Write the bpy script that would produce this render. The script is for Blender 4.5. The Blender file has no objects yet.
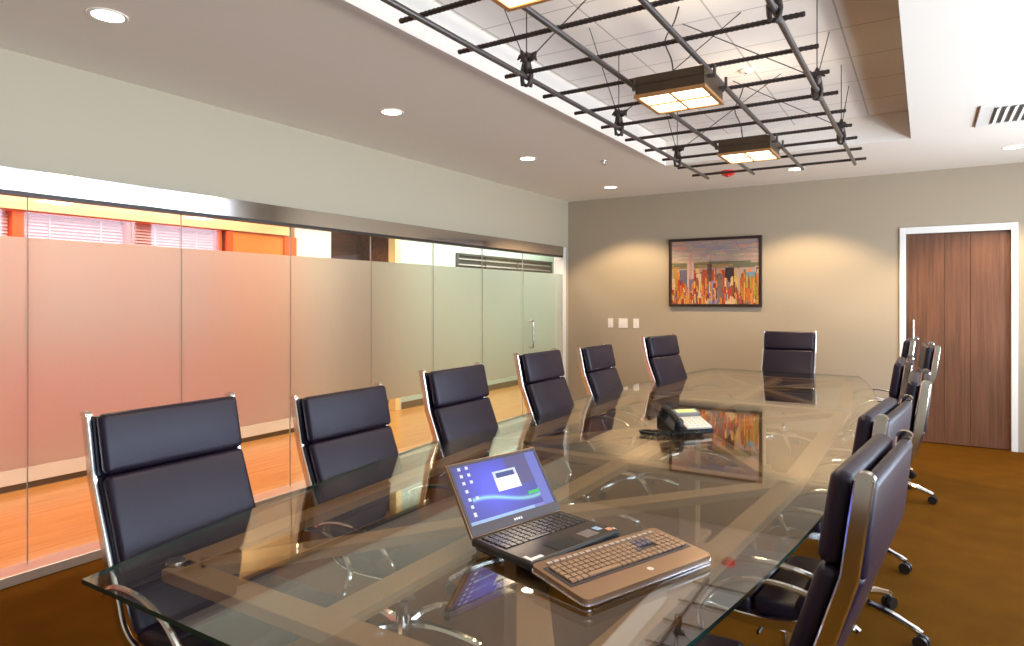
import bpy, bmesh, math, random
from mathutils import Vector, Matrix
random.seed(7)
PI = math.pi
C = bpy.context.scene.collection
sc = bpy.context.scene

# ------------------------------------------------------------ camera
F_PX, YAW, HZ, EYE = 662.0, math.radians(32), 299.0, 1.45
cd = bpy.data.cameras.new('camera'); cam = bpy.data.objects.new('camera', cd); C.objects.link(cam)
cam.location = (0, 0, EYE); cam.rotation_euler = (PI/2, 0, YAW)
cd.sensor_width = 36; cd.lens = F_PX/1024*36
cd.shift_y = -(323-HZ)/1024; cd.clip_start = .05
sc.camera = cam

# ------------------------------------------------------------ world, exposure, large lights
w = bpy.data.worlds.new('World'); sc.world = w; w.use_nodes = True
bg = w.node_tree.nodes['Background']; bg.inputs[0].default_value = (.75, .87, 1, 1); bg.inputs[1].default_value = 0.9
sc.view_settings.view_transform = 'Standard'; sc.view_settings.look = 'None'
sc.view_settings.exposure = 0.28; sc.view_settings.gamma = 1; sc.view_settings.use_curve_mapping = False
sc.cycles.use_denoising = True
sc.cycles.max_bounces = 14; sc.cycles.transparent_max_bounces = 24; sc.cycles.glossy_bounces = 6
sc.cycles.transmission_bounces = 10; sc.cycles.diffuse_bounces = 5
sc.cycles.caustics_refractive = False; sc.cycles.caustics_reflective = False
sc.cycles.sample_clamp_indirect = 6

def area(name, loc, rot, sx, sy, power, col):
    l = bpy.data.lights.new(name, 'AREA'); l.shape = 'RECTANGLE'; l.size = sx; l.size_y = sy
    l.energy = power; l.color = col
    o = bpy.data.objects.new(name, l); o.location = loc; o.rotation_euler = rot; C.objects.link(o); return o
def spot(name, loc, power, col, deg=110, blend=.8, r=.05, rot=(0, 0, 0)):
    l = bpy.data.lights.new(name, 'SPOT'); l.energy = power; l.color = col
    l.spot_size = math.radians(deg); l.spot_blend = blend; l.shadow_soft_size = r
    o = bpy.data.objects.new(name, l); o.location = loc; o.rotation_euler = rot; C.objects.link(o); return o
DAY = (.66, .77, 1.0); WARM = (1.0, .74, .44)
# daylight through the windows of the right-hand wall
WB = ((-1.35, .30), (.45, 2.15), (2.30, 3.88), (4.03, 5.60), (5.75, 7.0))
for a_, b_ in WB:
    area('window_daylight', (2.26, (a_+b_)/2, 1.58), (0, PI/2, 0), 2.1, b_-a_-.08, 45*(b_-a_), DAY)
# sunlit paving outside the windows throws light up onto the ceiling
area('sunlit_paving_bounce', (4.25, 2.8, .05), (0, 2.14, 0), .3, 9.5, 290, (1.0, .90, .76))
# the corridor's ceiling lighting beyond the glass partition
area('corridor_light', (-4.95, 1.6, 2.86), (0, 0, 0), 1.2, 5.5, 136, (1, .75, .66))
area('corridor_light', (-4.95, 8.0, 2.86), (0, 0, 0), 1.2, 4.5, 125, (1, .96, .90))

# ------------------------------------------------------------ materials
MATS = {}
def mat(name, col=(.5, .5, .5), rough=.5, metal=0, bump=0, bscale=40, var=0, vscale=6, coat=0, spec=.5, sheen=0, emit=None, es=0):
    if name in MATS: return MATS[name]
    m = bpy.data.materials.new(name); m.use_nodes = True; nt = m.node_tree; b = nt.nodes['Principled BSDF']
    b.inputs['Base Color'].default_value = (*col, 1); b.inputs['Roughness'].default_value = rough
    b.inputs['Metallic'].default_value = metal; b.inputs['Coat Weight'].default_value = coat
    b.inputs['Specular IOR Level'].default_value = spec; b.inputs['Sheen Weight'].default_value = sheen
    if emit: b.inputs['Emission Color'].default_value = (*emit, 1); b.inputs['Emission Strength'].default_value = es
    tc = nt.nodes.new('ShaderNodeTexCoord')
    if var:
        n = nt.nodes.new('ShaderNodeTexNoise'); n.inputs['Scale'].default_value = vscale; n.inputs['Detail'].default_value = 4
        r = nt.nodes.new('ShaderNodeMix'); r.data_type = 'RGBA'
        r.inputs['A'].default_value = (*[c*(1-var) for c in col], 1); r.inputs['B'].default_value = (*[min(1, c*(1+var)) for c in col], 1)
        nt.links.new(tc.outputs['Object'], n.inputs['Vector']); nt.links.new(n.outputs['Fac'], r.inputs['Factor'])
        nt.links.new(r.outputs['Result'], b.inputs['Base Color'])
    if bump:
        n = nt.nodes.new('ShaderNodeTexNoise'); n.inputs['Scale'].default_value = bscale; n.inputs['Detail'].default_value = 3
        u = nt.nodes.new('ShaderNodeBump'); u.inputs['Strength'].default_value = bump; u.inputs['Distance'].default_value = .005
        nt.links.new(tc.outputs['Object'], n.inputs['Vector']); nt.links.new(n.outputs['Fac'], u.inputs['Height'])
        nt.links.new(u.outputs['Normal'], b.inputs['Normal'])
    MATS[name] = m; return m

def thin_glass(name, tint, gloss=1.0, ior=1.5):
    m = bpy.data.materials.new(name); m.use_nodes = True; nt = m.node_tree; nt.nodes.clear()
    o = nt.nodes.new('ShaderNodeOutputMaterial'); mx = nt.nodes.new('ShaderNodeMixShader')
    t = nt.nodes.new('ShaderNodeBsdfTransparent'); g = nt.nodes.new('ShaderNodeBsdfGlossy'); f = nt.nodes.new('ShaderNodeFresnel')
    t.inputs[0].default_value = (*tint, 1); g.inputs['Roughness'].default_value = 0; g.inputs[0].default_value = (gloss,)*3+(1,)
    ge = nt.nodes.new('ShaderNodeNewGeometry'); ma = nt.nodes.new('ShaderNodeMath'); ma.operation = 'MULTIPLY_ADD'
    ma.inputs[1].default_value = 1/ior-ior; ma.inputs[2].default_value = ior
    L = nt.links.new
    L(ge.outputs['Backfacing'], ma.inputs[0]); L(ma.outputs[0], f.inputs['IOR']); L(f.outputs[0], mx.inputs[0])
    L(t.outputs[0], mx.inputs[1]); L(g.outputs[0], mx.inputs[2]); L(mx.outputs[0], o.inputs[0])
    return m
GLASS = thin_glass('table_glass', (.88, .89, .85), ior=2.0)
PGLASS = thin_glass('partition_glass', (.96, .98, .97), ior=1.45)
PEDGE = mat('pale_glass_edge', (.45, .50, .46), .2)
EDGE = mat('glass_edge', (.01, .035, .025), .15)

def frosted():
    m = bpy.data.materials.new('frosted_film'); m.use_nodes = True; nt = m.node_tree; nt.nodes.clear()
    L = nt.links.new
    o = nt.nodes.new('ShaderNodeOutputMaterial')
    tr = nt.nodes.new('ShaderNodeBsdfTranslucent'); tr.inputs[0].default_value = (.92, .95, .90, 1)
    rf = nt.nodes.new('ShaderNodeBsdfRefraction'); rf.inputs[0].default_value = (.92, .95, .90, 1); rf.inputs['Roughness'].default_value = .55; rf.inputs['IOR'].default_value = 1.25
    df = nt.nodes.new('ShaderNodeBsdfDiffuse'); df.inputs[0].default_value = (.75, .78, .74, 1)
    a = nt.nodes.new('ShaderNodeMixShader'); a.inputs[0].default_value = .72; L(tr.outputs[0], a.inputs[1]); L(rf.outputs[0], a.inputs[2])
    b = nt.nodes.new('ShaderNodeMixShader'); b.inputs[0].default_value = .06; L(a.outputs[0], b.inputs[1]); L(df.outputs[0], b.inputs[2])
    L(b.outputs[0], o.inputs[0]); return m
FROST = frosted()

def wood(name, c1, c2, axis='Z', scale=9, rough=.4, stretch=14, planks=None):
    m = bpy.data.materials.new(name); m.use_nodes = True; nt = m.node_tree; b = nt.nodes['Principled BSDF']; L = nt.links.new
    tc = nt.nodes.new('ShaderNodeTexCoord'); mp = nt.nodes.new('ShaderNodeMapping'); s = [stretch]*3; s['XYZ'.index(axis)] = .6
    mp.inputs['Scale'].default_value = s
    n = nt.nodes.new('ShaderNodeTexNoise'); n.inputs['Scale'].default_value = scale/4; n.inputs['Detail'].default_value = 8; n.inputs['Roughness'].default_value = .65
    r = nt.nodes.new('ShaderNodeValToRGB'); r.color_ramp.elements[0].position = .3; r.color_ramp.elements[1].position = .7
    r.color_ramp.elements[0].color = (*c1, 1); r.color_ramp.elements[1].color = (*c2, 1)
    L(tc.outputs['Object'], mp.inputs[0]); L(mp.outputs[0], n.inputs['Vector']); L(n.outputs['Fac'], r.inputs[0]); L(r.outputs[0], b.inputs['Base Color'])
    b.inputs['Roughness'].default_value = rough; MATS[name] = m; return m

M_LWALL = mat('wall_paint_cream', (.50, .445, .33), .7, bump=.05, bscale=200)
M_BWALL = mat('wall_paint_taupe', (.40, .325, .23), .7, bump=.05, bscale=200)
M_CEIL = mat('ceiling_paint', (.86, .80, .72), .8, bump=.05, bscale=150)
M_WHITE = mat('white_trim_paint', (.82, .80, .76), .45, bump=.02)
M_CARPET = mat('brown_carpet', (.125, .046, .001), .95, spec=.08, bump=.9, bscale=420, var=.28, vscale=5)
M_CHROME = mat('polished_chrome', (.80, .79, .78), .12, 1)
M_STEEL = mat('brushed_steel', (.62, .58, .54), .22, 1, bump=.05, bscale=60)
M_HEAD = mat('polished_header_steel', (.74, .70, .66), .10, 1)
M_LEATHER = mat('dark_leather', (.015, .009, .020), .34, bump=.18, bscale=260, spec=.32)
M_BLACK = mat('black_plastic', (.012, .011, .011), .35)
M_MATTE = mat('black_mesh', (.02, .018, .018), .7)
M_BEAM = mat('bronze_painted_beam', (.43, .235, .11), .45, var=.06)
M_REBAR = mat('dark_iron', (.060, .045, .040), .45, .6, bump=.6, bscale=160)
M_PIPE = mat('grey_iron_pipe', (.12, .105, .10), .35, .7)
M_BRONZE = mat('bronze_sheet', (.075, .045, .025), .38, .5, var=.2, vscale=12)
M_TILE = None

def tile_mat():
    m = bpy.data.materials.new('ceiling_tile'); m.use_nodes = True; nt = m.node_tree; b = nt.nodes['Principled BSDF']; L = nt.links.new
    ge = nt.nodes.new('ShaderNodeNewGeometry'); sp = nt.nodes.new('ShaderNodeSeparateXYZ'); L(ge.outputs['Position'], sp.inputs[0])
    def line(sock, off, per, wd):
        a = nt.nodes.new('ShaderNodeMath'); a.operation = 'SUBTRACT'; a.inputs[1].default_value = off; L(sock, a.inputs[0])
        d = nt.nodes.new('ShaderNodeMath'); d.operation = 'PINGPONG'; d.inputs[1].default_value = per/2; L(a.outputs[0], d.inputs[0])
        c = nt.nodes.new('ShaderNodeMath'); c.operation = 'LESS_THAN'; c.inputs[1].default_value = wd; L(d.outputs[0], c.inputs[0]); return c.outputs[0]
    l1 = line(sp.outputs['X'], -1.54, .57, .005); l2 = line(sp.outputs['Y'], 3.08, .525, .005)
    mx = nt.nodes.new('ShaderNodeMath'); mx.operation = 'MAXIMUM'; L(l1, mx.inputs[0]); L(l2, mx.inputs[1])
    r = nt.nodes.new('ShaderNodeMix'); r.data_type = 'RGBA'; r.inputs['A'].default_value = (.86, .80, .76, 1); r.inputs['B'].default_value = (.55, .49, .45, 1)
    L(mx.outputs[0], r.inputs['Factor']); L(r.outputs['Result'], b.inputs['Base Color']); b.inputs['Roughness'].default_value = .8
    return m
M_TILE = tile_mat()

def emis(name, col, s):
    m = bpy.data.materials.new(name); m.use_nodes = True; nt = m.node_tree; nt.nodes.clear()
    o = nt.nodes.new('ShaderNodeOutputMaterial'); e = nt.nodes.new('ShaderNodeEmission'); e.inputs[0].default_value = (*col, 1); e.inputs[1].default_value = s
    nt.links.new(e.outputs[0], o.inputs[0]); return m
def attr_mat(name, rough=.5, emission=0):
    m = bpy.data.materials.new(name); m.use_nodes = True; nt = m.node_tree; b = nt.nodes['Principled BSDF']
    a = nt.nodes.new('ShaderNodeAttribute'); a.attribute_name = 'paint'
    if emission:
        b.inputs['Base Color'].default_value = (.01, .01, .01, 1)
        nt.links.new(a.outputs['Color'], b.inputs['Emission Color']); b.inputs['Emission Strength'].default_value = emission
    else: nt.links.new(a.outputs['Color'], b.inputs['Base Color'])
    b.inputs['Roughness'].default_value = rough; return m

# ------------------------------------------------------------ mesh helpers
def link(name, bm, m, parent=None, smooth=False):
    me = bpy.data.meshes.new(name); bmesh.ops.recalc_face_normals(bm, faces=bm.faces[:]); bm.to_mesh(me); bm.free()
    for mm in (m if isinstance(m, (list, tuple)) else [m]): me.materials.append(mm)
    if smooth:
        for p in me.polygons: p.use_smooth = True
        try: me.set_sharp_from_angle(angle=math.radians(38))
        except Exception: pass
    o = bpy.data.objects.new(name, me); C.objects.link(o)
    if parent: o.parent = parent
    return o
def B(): return bmesh.new()
def box(bm, x0, y0, z0, x1, y1, z1, mi=0, bev=0, seg=2, mx=None):
    r = bmesh.ops.create_cube(bm, size=1)
    vs = r['verts']
    for v in vs:
        v.co = Vector(((x0+x1)/2+v.co.x*(x1-x0), (y0+y1)/2+v.co.y*(y1-y0), (z0+z1)/2+v.co.z*(z1-z0)))
    fs = list({f for v in vs for f in v.link_faces})
    for f in fs: f.material_index = mi
    if bev:
        es = list({e for v in vs for e in v.link_edges})
        g = bmesh.ops.bevel(bm, geom=es, offset=bev, segments=seg, profile=.5, affect='EDGES')
        vs = list({v for f in g['faces'] for v in f.verts} | {v for v in vs if v.is_valid})
    if mx is not None:
        for v in vs: v.co = mx @ v.co
    return vs
def tube(bm, pts, r, n=8, mi=0, cap=True):
    pts = [Vector(p) for p in pts]; rings = []
    N = len(pts)
    t0 = (pts[1]-pts[0]).normalized()
    up = Vector((0, 0, 1)) if abs(t0.z) < .9 else Vector((1, 0, 0))
    a = t0.cross(up).normalized()
    for i, p in enumerate(pts):
        t = (pts[min(i+1, N-1)]-pts[max(i-1, 0)]).normalized()
        a = (a-t*a.dot(t)).normalized(); b = t.cross(a)
        rr = r[i] if isinstance(r, (list, tuple)) else r
        rings.append([bm.verts.new(p+(a*math.cos(2*PI*k/n)+b*math.sin(2*PI*k/n))*rr) for k in range(n)])
    for i in range(N-1):
        for k in range(n):
            f = bm.faces.new((rings[i][k], rings[i][(k+1) % n], rings[i+1][(k+1) % n], rings[i+1][k])); f.material_index = mi
    if cap:
        bm.faces.new(rings[0]).material_index = mi; bm.faces.new(rings[-1][::-1]).material_index = mi
def lathe(bm, prof, cx=0, cy=0, n=24, mi=0):
    rings = [[bm.verts.new((cx+r*math.cos(2*PI*k/n), cy+r*math.sin(2*PI*k/n), z)) for k in range(n)] for r, z in prof]
    for i in range(len(prof)-1):
        for k in range(n):
            bm.faces.new((rings[i][k], rings[i][(k+1) % n], rings[i+1][(k+1) % n], rings[i+1][k])).material_index = mi
    bm.faces.new(rings[0]).material_index = mi; bm.faces.new(rings[-1]).material_index = mi
def prism(bm, pts, z0, z1, mi=0, mside=None):
    a = [bm.verts.new((x, y, z0)) for x, y in pts]; b = [bm.verts.new((x, y, z1)) for x, y in pts]
    bm.faces.new(a).material_index = mi; bm.faces.new(b[::-1]).material_index = mi
    for i in range(len(pts)):
        j = (i+1) % len(pts); bm.faces.new((a[i], a[j], b[j], b[i])).material_index = mi if mside is None else mside
def catmull(P, k=6):
    P = [Vector(p) for p in P]; Q = [P[0]*2-P[1]]+P+[P[-1]*2-P[-2]]; out = []
    for i in range(1, len(Q)-2):
        for j in range(k):
            t = j/k; a, b, c, d = Q[i-1:i+3]
            out.append(.5*((2*b)+(c-a)*t+(2*a-5*b+4*c-d)*t*t+(3*b-a-3*c+d)*t**3))
    out.append(P[-1]); return out
def band(bm, path, y0, y1, th, mi=0):
    """flat bar of given depth swept along a side-view (x,z) path"""
    n = len(path); L, R = [], []
    for i, p in enumerate(path):
        t = (path[min(i+1, n-1)]-path[max(i-1, 0)]).normalized(); nn = Vector((-t.y, t.x))
        L.append(p+nn*th/2); R.append(p-nn*th/2)
    c = min(th, abs(y1-y0))*.22; rings = []
    for i in range(n):
        d = (L[i]-R[i]).normalized(); sec = []
        for q, sg in ((L[i], -1), (R[i], 1)):
            ys = (y0, y1) if sg < 0 else (y1, y0); k = 1 if sg < 0 else -1
            sec += [(q+d*c*sg, ys[0]), (q, ys[0]+c*k), (q, ys[1]-c*k), (q+d*c*sg, ys[1])]
        rings.append([bm.verts.new((q.x, y, q.y)) for q, y in sec])
    for i in range(n-1):
        for k in range(8):
            bm.faces.new((rings[i][k], rings[i][(k+1) % 8], rings[i+1][(k+1) % 8], rings[i+1][k])).material_index = mi
    bm.faces.new(rings[0]); bm.faces.new(rings[-1])
def empty(name, loc, rz=0, label=None, cat=None, group=None):
    o = bpy.data.objects.new(name, None); o.empty_display_size = .1; o.location = loc; o.rotation_euler = (0, 0, rz); C.objects.link(o)
    return tag(o, label, cat, group)
def tag(o, label=None, cat=None, group=None, kind=None):
    if label: o['label'] = label
    if cat: o['category'] = cat
    if group: o['group'] = group
    if kind: o['kind'] = kind
    return o
def struct(name, bm, m, label=None, cat=None):
    o = link(name, bm, m); tag(o, label, cat, kind='structure'); return o
def copy_tree(o, parent=None):
    c = o.copy(); C.objects.link(c); c.parent = parent
    for ch in list(o.children): copy_tree(ch, c)
    return c

# ------------------------------------------------------------ the room shell
XL, XR, YB, YF, ZC, ZT = -4.03, 2.2, 7.86, -2.4, 2.74, 2.97
bm = B(); box(bm, XL-.04, YF, -.1, XR, YB+.15, 0); struct('floor', bm, M_CARPET, 'dark golden brown carpet of the meeting room', 'floor')
bm = B(); box(bm, XL-.02, YB, 0, -.227, YB+.15, ZC+.3); box(bm, .742, YB, 0, XR+.1, YB+.15, ZC+.3); box(bm, -.227, YB, 2.175, .742, YB+.15, ZC+.3)
struct('wall_back', bm, M_BWALL, 'taupe painted wall behind the far end of the table', 'wall')
bm = B(); box(bm, XL-.12, YF, 2.125, XL, YB, ZC+.3); box(bm, XL-.12, 7.70, 0, XL, YB, 2.125)
struct('wall_left', bm, M_LWALL, 'cream painted wall above the glass partition', 'wall')
bm = B()
box(bm, XR, YF, 0, XR+.12, YB, .45); box(bm, XR, YF, 2.68, XR+.12, YB, ZC+.3)
for a, b in ((YF, -1.35), (.30, .45), (2.15, 2.30), (3.88, 4.03), (5.60, 5.75), (7.0, YB)): box(bm, XR, a, .45, XR+.12, b, 2.68)
struct('wall_right', bm, M_LWALL, 'painted wall with daylight windows', 'wall')
bm = B(); box(bm, XL-.12, YF-.12, 0, XR+.12, YF, ZC+.3); struct('wall_front', bm, M_LWALL, 'painted wall behind the camera', 'wall')
# ceiling ring round the recessed tray
TX0, TX1, TY0, TY1 = -2.13, -.10, -1.2, 6.22
bm = B()
box(bm, XL, YF, ZC, TX0, YB, ZC+.24); box(bm, TX1, YF, ZC, XR, YB, ZC+.24)
box(bm, TX0, TY1, ZC, TX1, YB, ZC+.24); box(bm, TX0, YF, ZC, TX1, TY0, ZC+.24)
struct('ceiling', bm, M_CEIL, 'white plaster ceiling around the recessed tray', 'ceiling')
bm = B(); box(bm, TX0-.05, TY0-.05, ZT, TX1+.05, TY1+.05, ZT+.05)
struct('ceiling', bm, M_TILE, 'pale tiled ceiling inside the recessed tray', 'ceiling')

# windows of the right wall
for i, (y0, y1) in enumerate(WB):
    bm = B()
    for a in ((y0, .45, y1, .50), (y0, 2.63, y1, 2.68), (y0, .5, y0+.04, 2.63), (y1-.04, .5, y1, 2.63)):
        box(bm, XR+.0, a[0], a[1], XR+.06, a[2], a[3])
    o = struct('window_%d' % (i+41), bm, M_WHITE, 'tall daylight window in the right wall', 'window')
    bm = B(); box(bm, XR+.03, y0+.04, .5, XR+.036, y1-.04, 2.63); link('pane', bm, PGLASS, o)

# glass partition along the left wall
seams = [-2.4+.0] + [-1.78, -.93, -.08, .77, 1.614, 2.467, 3.322, 4.17, 5.019, 5.852, 6.694]
where = ['nearest the camera']*0
for i in range(len(seams)-1):
    y0, y1 = seams[i]+.0012, seams[i+1]-.0012
    bm = B(); box(bm, XL-.012, y0, .045, XL, y1, 2.015)
    for f in bm.faces:
        f.normal_update()
        if abs(f.normal.x) < .5: f.material_index = 1
    o = struct('window_%d' % (i+1), bm, [PGLASS, PEDGE], 'tall glass partition panel with a frosted band', 'window')
    bm = B(); box(bm, XL+.0005, y0+.001, .56, XL+.0015, y1-.001, 1.775); link('frosted_film', bm, FROST, o)
# end glass beyond the door leaf
bm = B(); box(bm, XL-.012, 7.521, .045, XL, 7.68, 2.015); o = struct('window_14', bm, PGLASS, 'narrow glass panel between glass door and white jamb', 'window')
bm = B(); box(bm, XL+.0005, 7.523, .56, XL+.0015, 7.678, 1.775); link('frosted_film', bm, FROST, o)
# glass door leaf and pull handle
bm = B(); box(bm, XL-.012, 6.698, .02, XL, 7.517, 2.008); dr = struct('door_1', bm, PGLASS, 'frosted glass door leaf in the partition, with a pull handle', 'door')
bm = B(); box(bm, XL+.0005, 6.70, .56, XL+.0015, 7.515, 1.775); link('frosted_film', bm, FROST, dr)
bm = B(); hx = XL+.055
tube(bm, catmull([(XL, 6.84, 1.19), (hx-.02, 6.84, 1.19), (hx, 6.84, 1.17), (hx, 6.84, 1.03), (hx, 6.84, .89), (hx-.02, 6.84, .87), (XL, 6.84, .87)], 4), .011, 10)
tube(bm, catmull([(XL-.012, 6.84, 1.19), (XL-.05, 6.84, 1.19), (XL-.067, 6.84, 1.17), (XL-.067, 6.84, 1.03), (XL-.067, 6.84, .89), (XL-.05, 6.84, .87), (XL-.012, 6.84, .87)], 4), .011, 10)
link('handle', bm, M_STEEL, dr, True)
# header track, bottom rail, white jamb
bm = B(); prism(bm, [(XL-.03, 2.012), (XL+.030, 2.012), (XL+.0348, 2.128), (XL-.03, 2.128)], YF, 7.66)
for v in bm.verts: v.co = Vector((v.co.x, v.co.z, v.co.y))
for f in bm.faces: f.material_index = 0
box(bm, XL-.03, YF, 1.990, XL+.028, 7.66, 2.013, mi=1)
struct('trim_1', bm, [M_HEAD, mat('dark_channel', (.06, .05, .045), .4, .3)], 'polished steel header running above the glass partition', 'header')
bm = B(); box(bm, XL-.04, YF, 0, XL+.12, 6.69, .052, bev=.003); struct('trim_2', bm, mat('satin_rail', (.72, .66, .56), .35, .8), 'brushed steel floor rail under the glass partition', 'rail')
bm = B(); box(bm, XL-.12, 7.68, 0, XL+.02, 7.76, 2.13, bev=.004); struct('trim_3', bm, M_WHITE, 'white jamb at the far end of the glass partition', 'trim')
# back wall baseboard
bm = B(); box(bm, .80, YB-.015, 0, XR, YB, .10, bev=.003); box(bm, XL, YB-.015, 0, -.28, YB, .10, bev=.003)
struct('baseboard_back', bm, M_BWALL, 'low baseboard along the taupe wall', 'baseboard')

# wooden door in the back wall
M_DOOR = wood('walnut_veneer', (.085, .032, .013), (.20, .082, .038), 'Z', 9, .42, 16)
bm = B()
for a, b in ((-.165, .157), (.160, .372), (.375, .685)): box(bm, a, YB+.03, .008, b, YB+.07, 2.105)
box(bm, -.170, YB+.07, .0, .690, YB+.10, 2.115)
dw = struct('door_2', bm, M_DOOR, 'tall brown wood door in a white frame', 'door')
bm = B()
tube(bm, [(-.105, YB-.03, .80), (-.105, YB-.03, 1.24)], .011, 10)
for z in (.86, 1.18): tube(bm, [(-.105, YB-.03, z), (-.105, YB+.032, z)], .008, 8)
link('handle', bm, M_STEEL, dw, True)
bm = B()
box(bm, -.227, YB-.02, 0, -.170, YB+.12, 2.178, bev=.004); box(bm, .690, YB-.02, 0, .742, YB+.12, 2.178, bev=.004); box(bm, -.171, YB-.02, 2.110, .691, YB+.12, 2.178, bev=.004)
struct('trim_4', bm, M_WHITE, 'white painted frame around the wood door', 'trim')

# ------------------------------------------------------------ corridor beyond the partition
XO = -5.85
M_ORANGE_FLOOR = wood('orange_wood_floor', (.42, .19, .045), (.62, .32, .10), 'Y', 10, .22, 12)
bm = B(); box(bm, -8.2, YF, -.1, XL-.041, 12, 0); struct('floor', bm, M_ORANGE_FLOOR, 'glossy orange wood floor of the corridor', 'floor')
bm = B(); box(bm, -8.2, YF, 2.9, XL-.12, 12, 3.0); struct('ceiling', bm, M_CEIL, 'corridor ceiling', 'ceiling')
M_CORAL = mat('coral_paint', (.90, .27, .30), .6, bump=.03)
M_RED = mat('orange_red_paint', (.82, .115, .02), .5)
M_ORG = mat('orange_paint', (.85, .26, .05), .5)
M_CREAM = mat('cream_paint', (.86, .68, .34), .6)
M_GREEN = mat('pale_green_paint', (.50, .62, .54), .6)
bm = B(); box(bm, XO-.12, YF, 0, XO, 5.0-.12, .95); box(bm, XO-.12, 4.07, .95, XO, 4.775, 2.13)
struct('wall_corridor', bm, M_CORAL, 'coral wall across the corridor', 'wall')
bm = B(); box(bm, XO-.12, YF, 2.13, XO+.04, 4.775, 2.9); struct('wall_corridor', bm, M_CREAM, 'cream band above the corridor windows', 'wall')
bm = B(); box(bm, XO-.12, 4.88, 0, XO, 5.40, 2.9); struct('wall_corridor', bm, mat('white_wall', (.86, .80, .68), .6), 'bright white end of the coral wall', 'wall')
bm = B(); box(bm, XO-.12, 6.50, 0, XO, 6.60, 2.9); struct('wall_corridor', bm, M_CREAM, 'cream corner past the corridor recess', 'wall')
bm = B(); box(bm, XO-.12, 6.60, 0, XO, 12, 2.9); struct('wall_corridor', bm, M_GREEN, 'pale green wall across the corridor', 'wall')
bm = B(); box(bm, XL-.12, YB+.15, 0, XL, 12, 2.9); box(bm, -8.2, 12, 0, XL, 12.1, 2.9); struct('wall_corridor', bm, M_GREEN, 'far end walls of the corridor', 'wall')
bm = B(); box(bm, -8.2, YF-.1, 0, XL, YF, 2.9); box(bm, -8.3, YF, 0, -8.2, 12, 2.9); struct('wall_corridor', bm, M_CREAM, 'outer walls of the corridor', 'wall')
M_DWOOD = wood('dark_wood_panelling', (.05, .020, .012), (.16, .065, .035), 'Y', 8, .5, 9)
bm = B(); box(bm, -6.75, 4.9, 0, -6.65, 7.4, 2.9); box(bm, -6.65, 6.6, 0, XO-.12, 6.7, 2.9)
struct('wall_recess', bm, M_DWOOD, 'dark wood panelling inside the corridor recess', 'wall')
bm = B(); box(bm, XO, YF, .05, XO+.03, 5.40, .165, bev=.003); box(bm, XO, YF, 0, XO+.01, 5.40, .05, mi=1); box(bm, XO, 6.62, 0, XO+.02, 12, .09, mi=1)
struct('baseboard_corridor', bm, [mat('cream_gloss', (.90, .88, .78), .4), mat('dark_base_strip', (.16, .12, .07), .5)], 'white baseboard of the corridor wall', 'baseboard')  # dark strip runs below the cream board and along the green wall
spot('recess_lamp_light', (-6.2, 6.25, 2.6), 30, (1, .62, .18), 80, .6, .04, (0, math.radians(0), 0))
spot('corridor_lamp_light', (-5.3, 5.1, 2.8), 70, (1, .85, .62), 110, .8, .06)
# interior windows with blinds
M_SLAT = mat('pink_white_slat', (.72, .42, .42), .45)
spans = [(-1.2, -.15), (-.05, .62), (.72, 1.40), (1.48, 2.238), (2.317, 3.086), (3.154, 3.95)]
for i, (a, b) in enumerate(spans):
    bm = B()
    box(bm, XO-.10, a-.04, .95, XO+.005, a, 2.13); box(bm, XO-.10, b, .95, XO+.005, b+.04, 2.13); box(bm, XO-.10, a, .95, XO+.005, b, 1.0)
    box(bm, XO-.10, a, 2.115, XO+.005, b, 2.13)
    o = struct('window_%d' % (i+21), bm, M_RED, 'orange framed window across the corridor', 'window')
    bm = B(); box(bm, XO-.12, a, .95, XO-.10, b, 2.13); link('back_panel', bm, mat('red_room_paint', (.90, .34, .28), .6), o)
    root = empty('window_blind', (XO-.05, (a+b)/2, 1.0), 0, 'pink-white slatted blind across the corridor, ' + ['beyond the left edge of view', 'second left of the view', 'just left of the view', 'leftmost seen above the frosted band', 'second from the left above the frosted band', 'palest one beside the plain orange panel'][i], 'blind', 'window blinds across the corridor')
    bm = B(); z = 1.02-1.0
    while z < 1.10:
        mx = Matrix.Translation((0, 0, z)) @ Matrix.Rotation(math.radians(52), 4, 'Y')
        box(bm, -.012, -(b-a)/2+.01, -.0008, .012, (b-a)/2-.01, .0008, mx=mx); z += .026
    link('slats', bm, M_SLAT, root)
    bm = B()
    for t in (-.25, .25): box(bm, .012, t*(b-a)-.008, .01, .014, t*(b-a)+.008, 1.11)
    link('ladder_tape', bm, M_SLAT, root)
bm = B(); box(bm, XO, 4.07, .6, XO+.012, 4.75, 2.12); struct('trim_5', bm, M_ORG, 'plain orange panel across the corridor', 'trim')
bm = B(); box(bm, XO, 4.03, .6, XO+.03, 4.10, 2.12); box(bm, XO, 4.72, .6, XO+.03, 4.88, 2.12); struct('trim_6', bm, M_RED, 'orange red posts of the corridor windows', 'trim')
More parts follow.
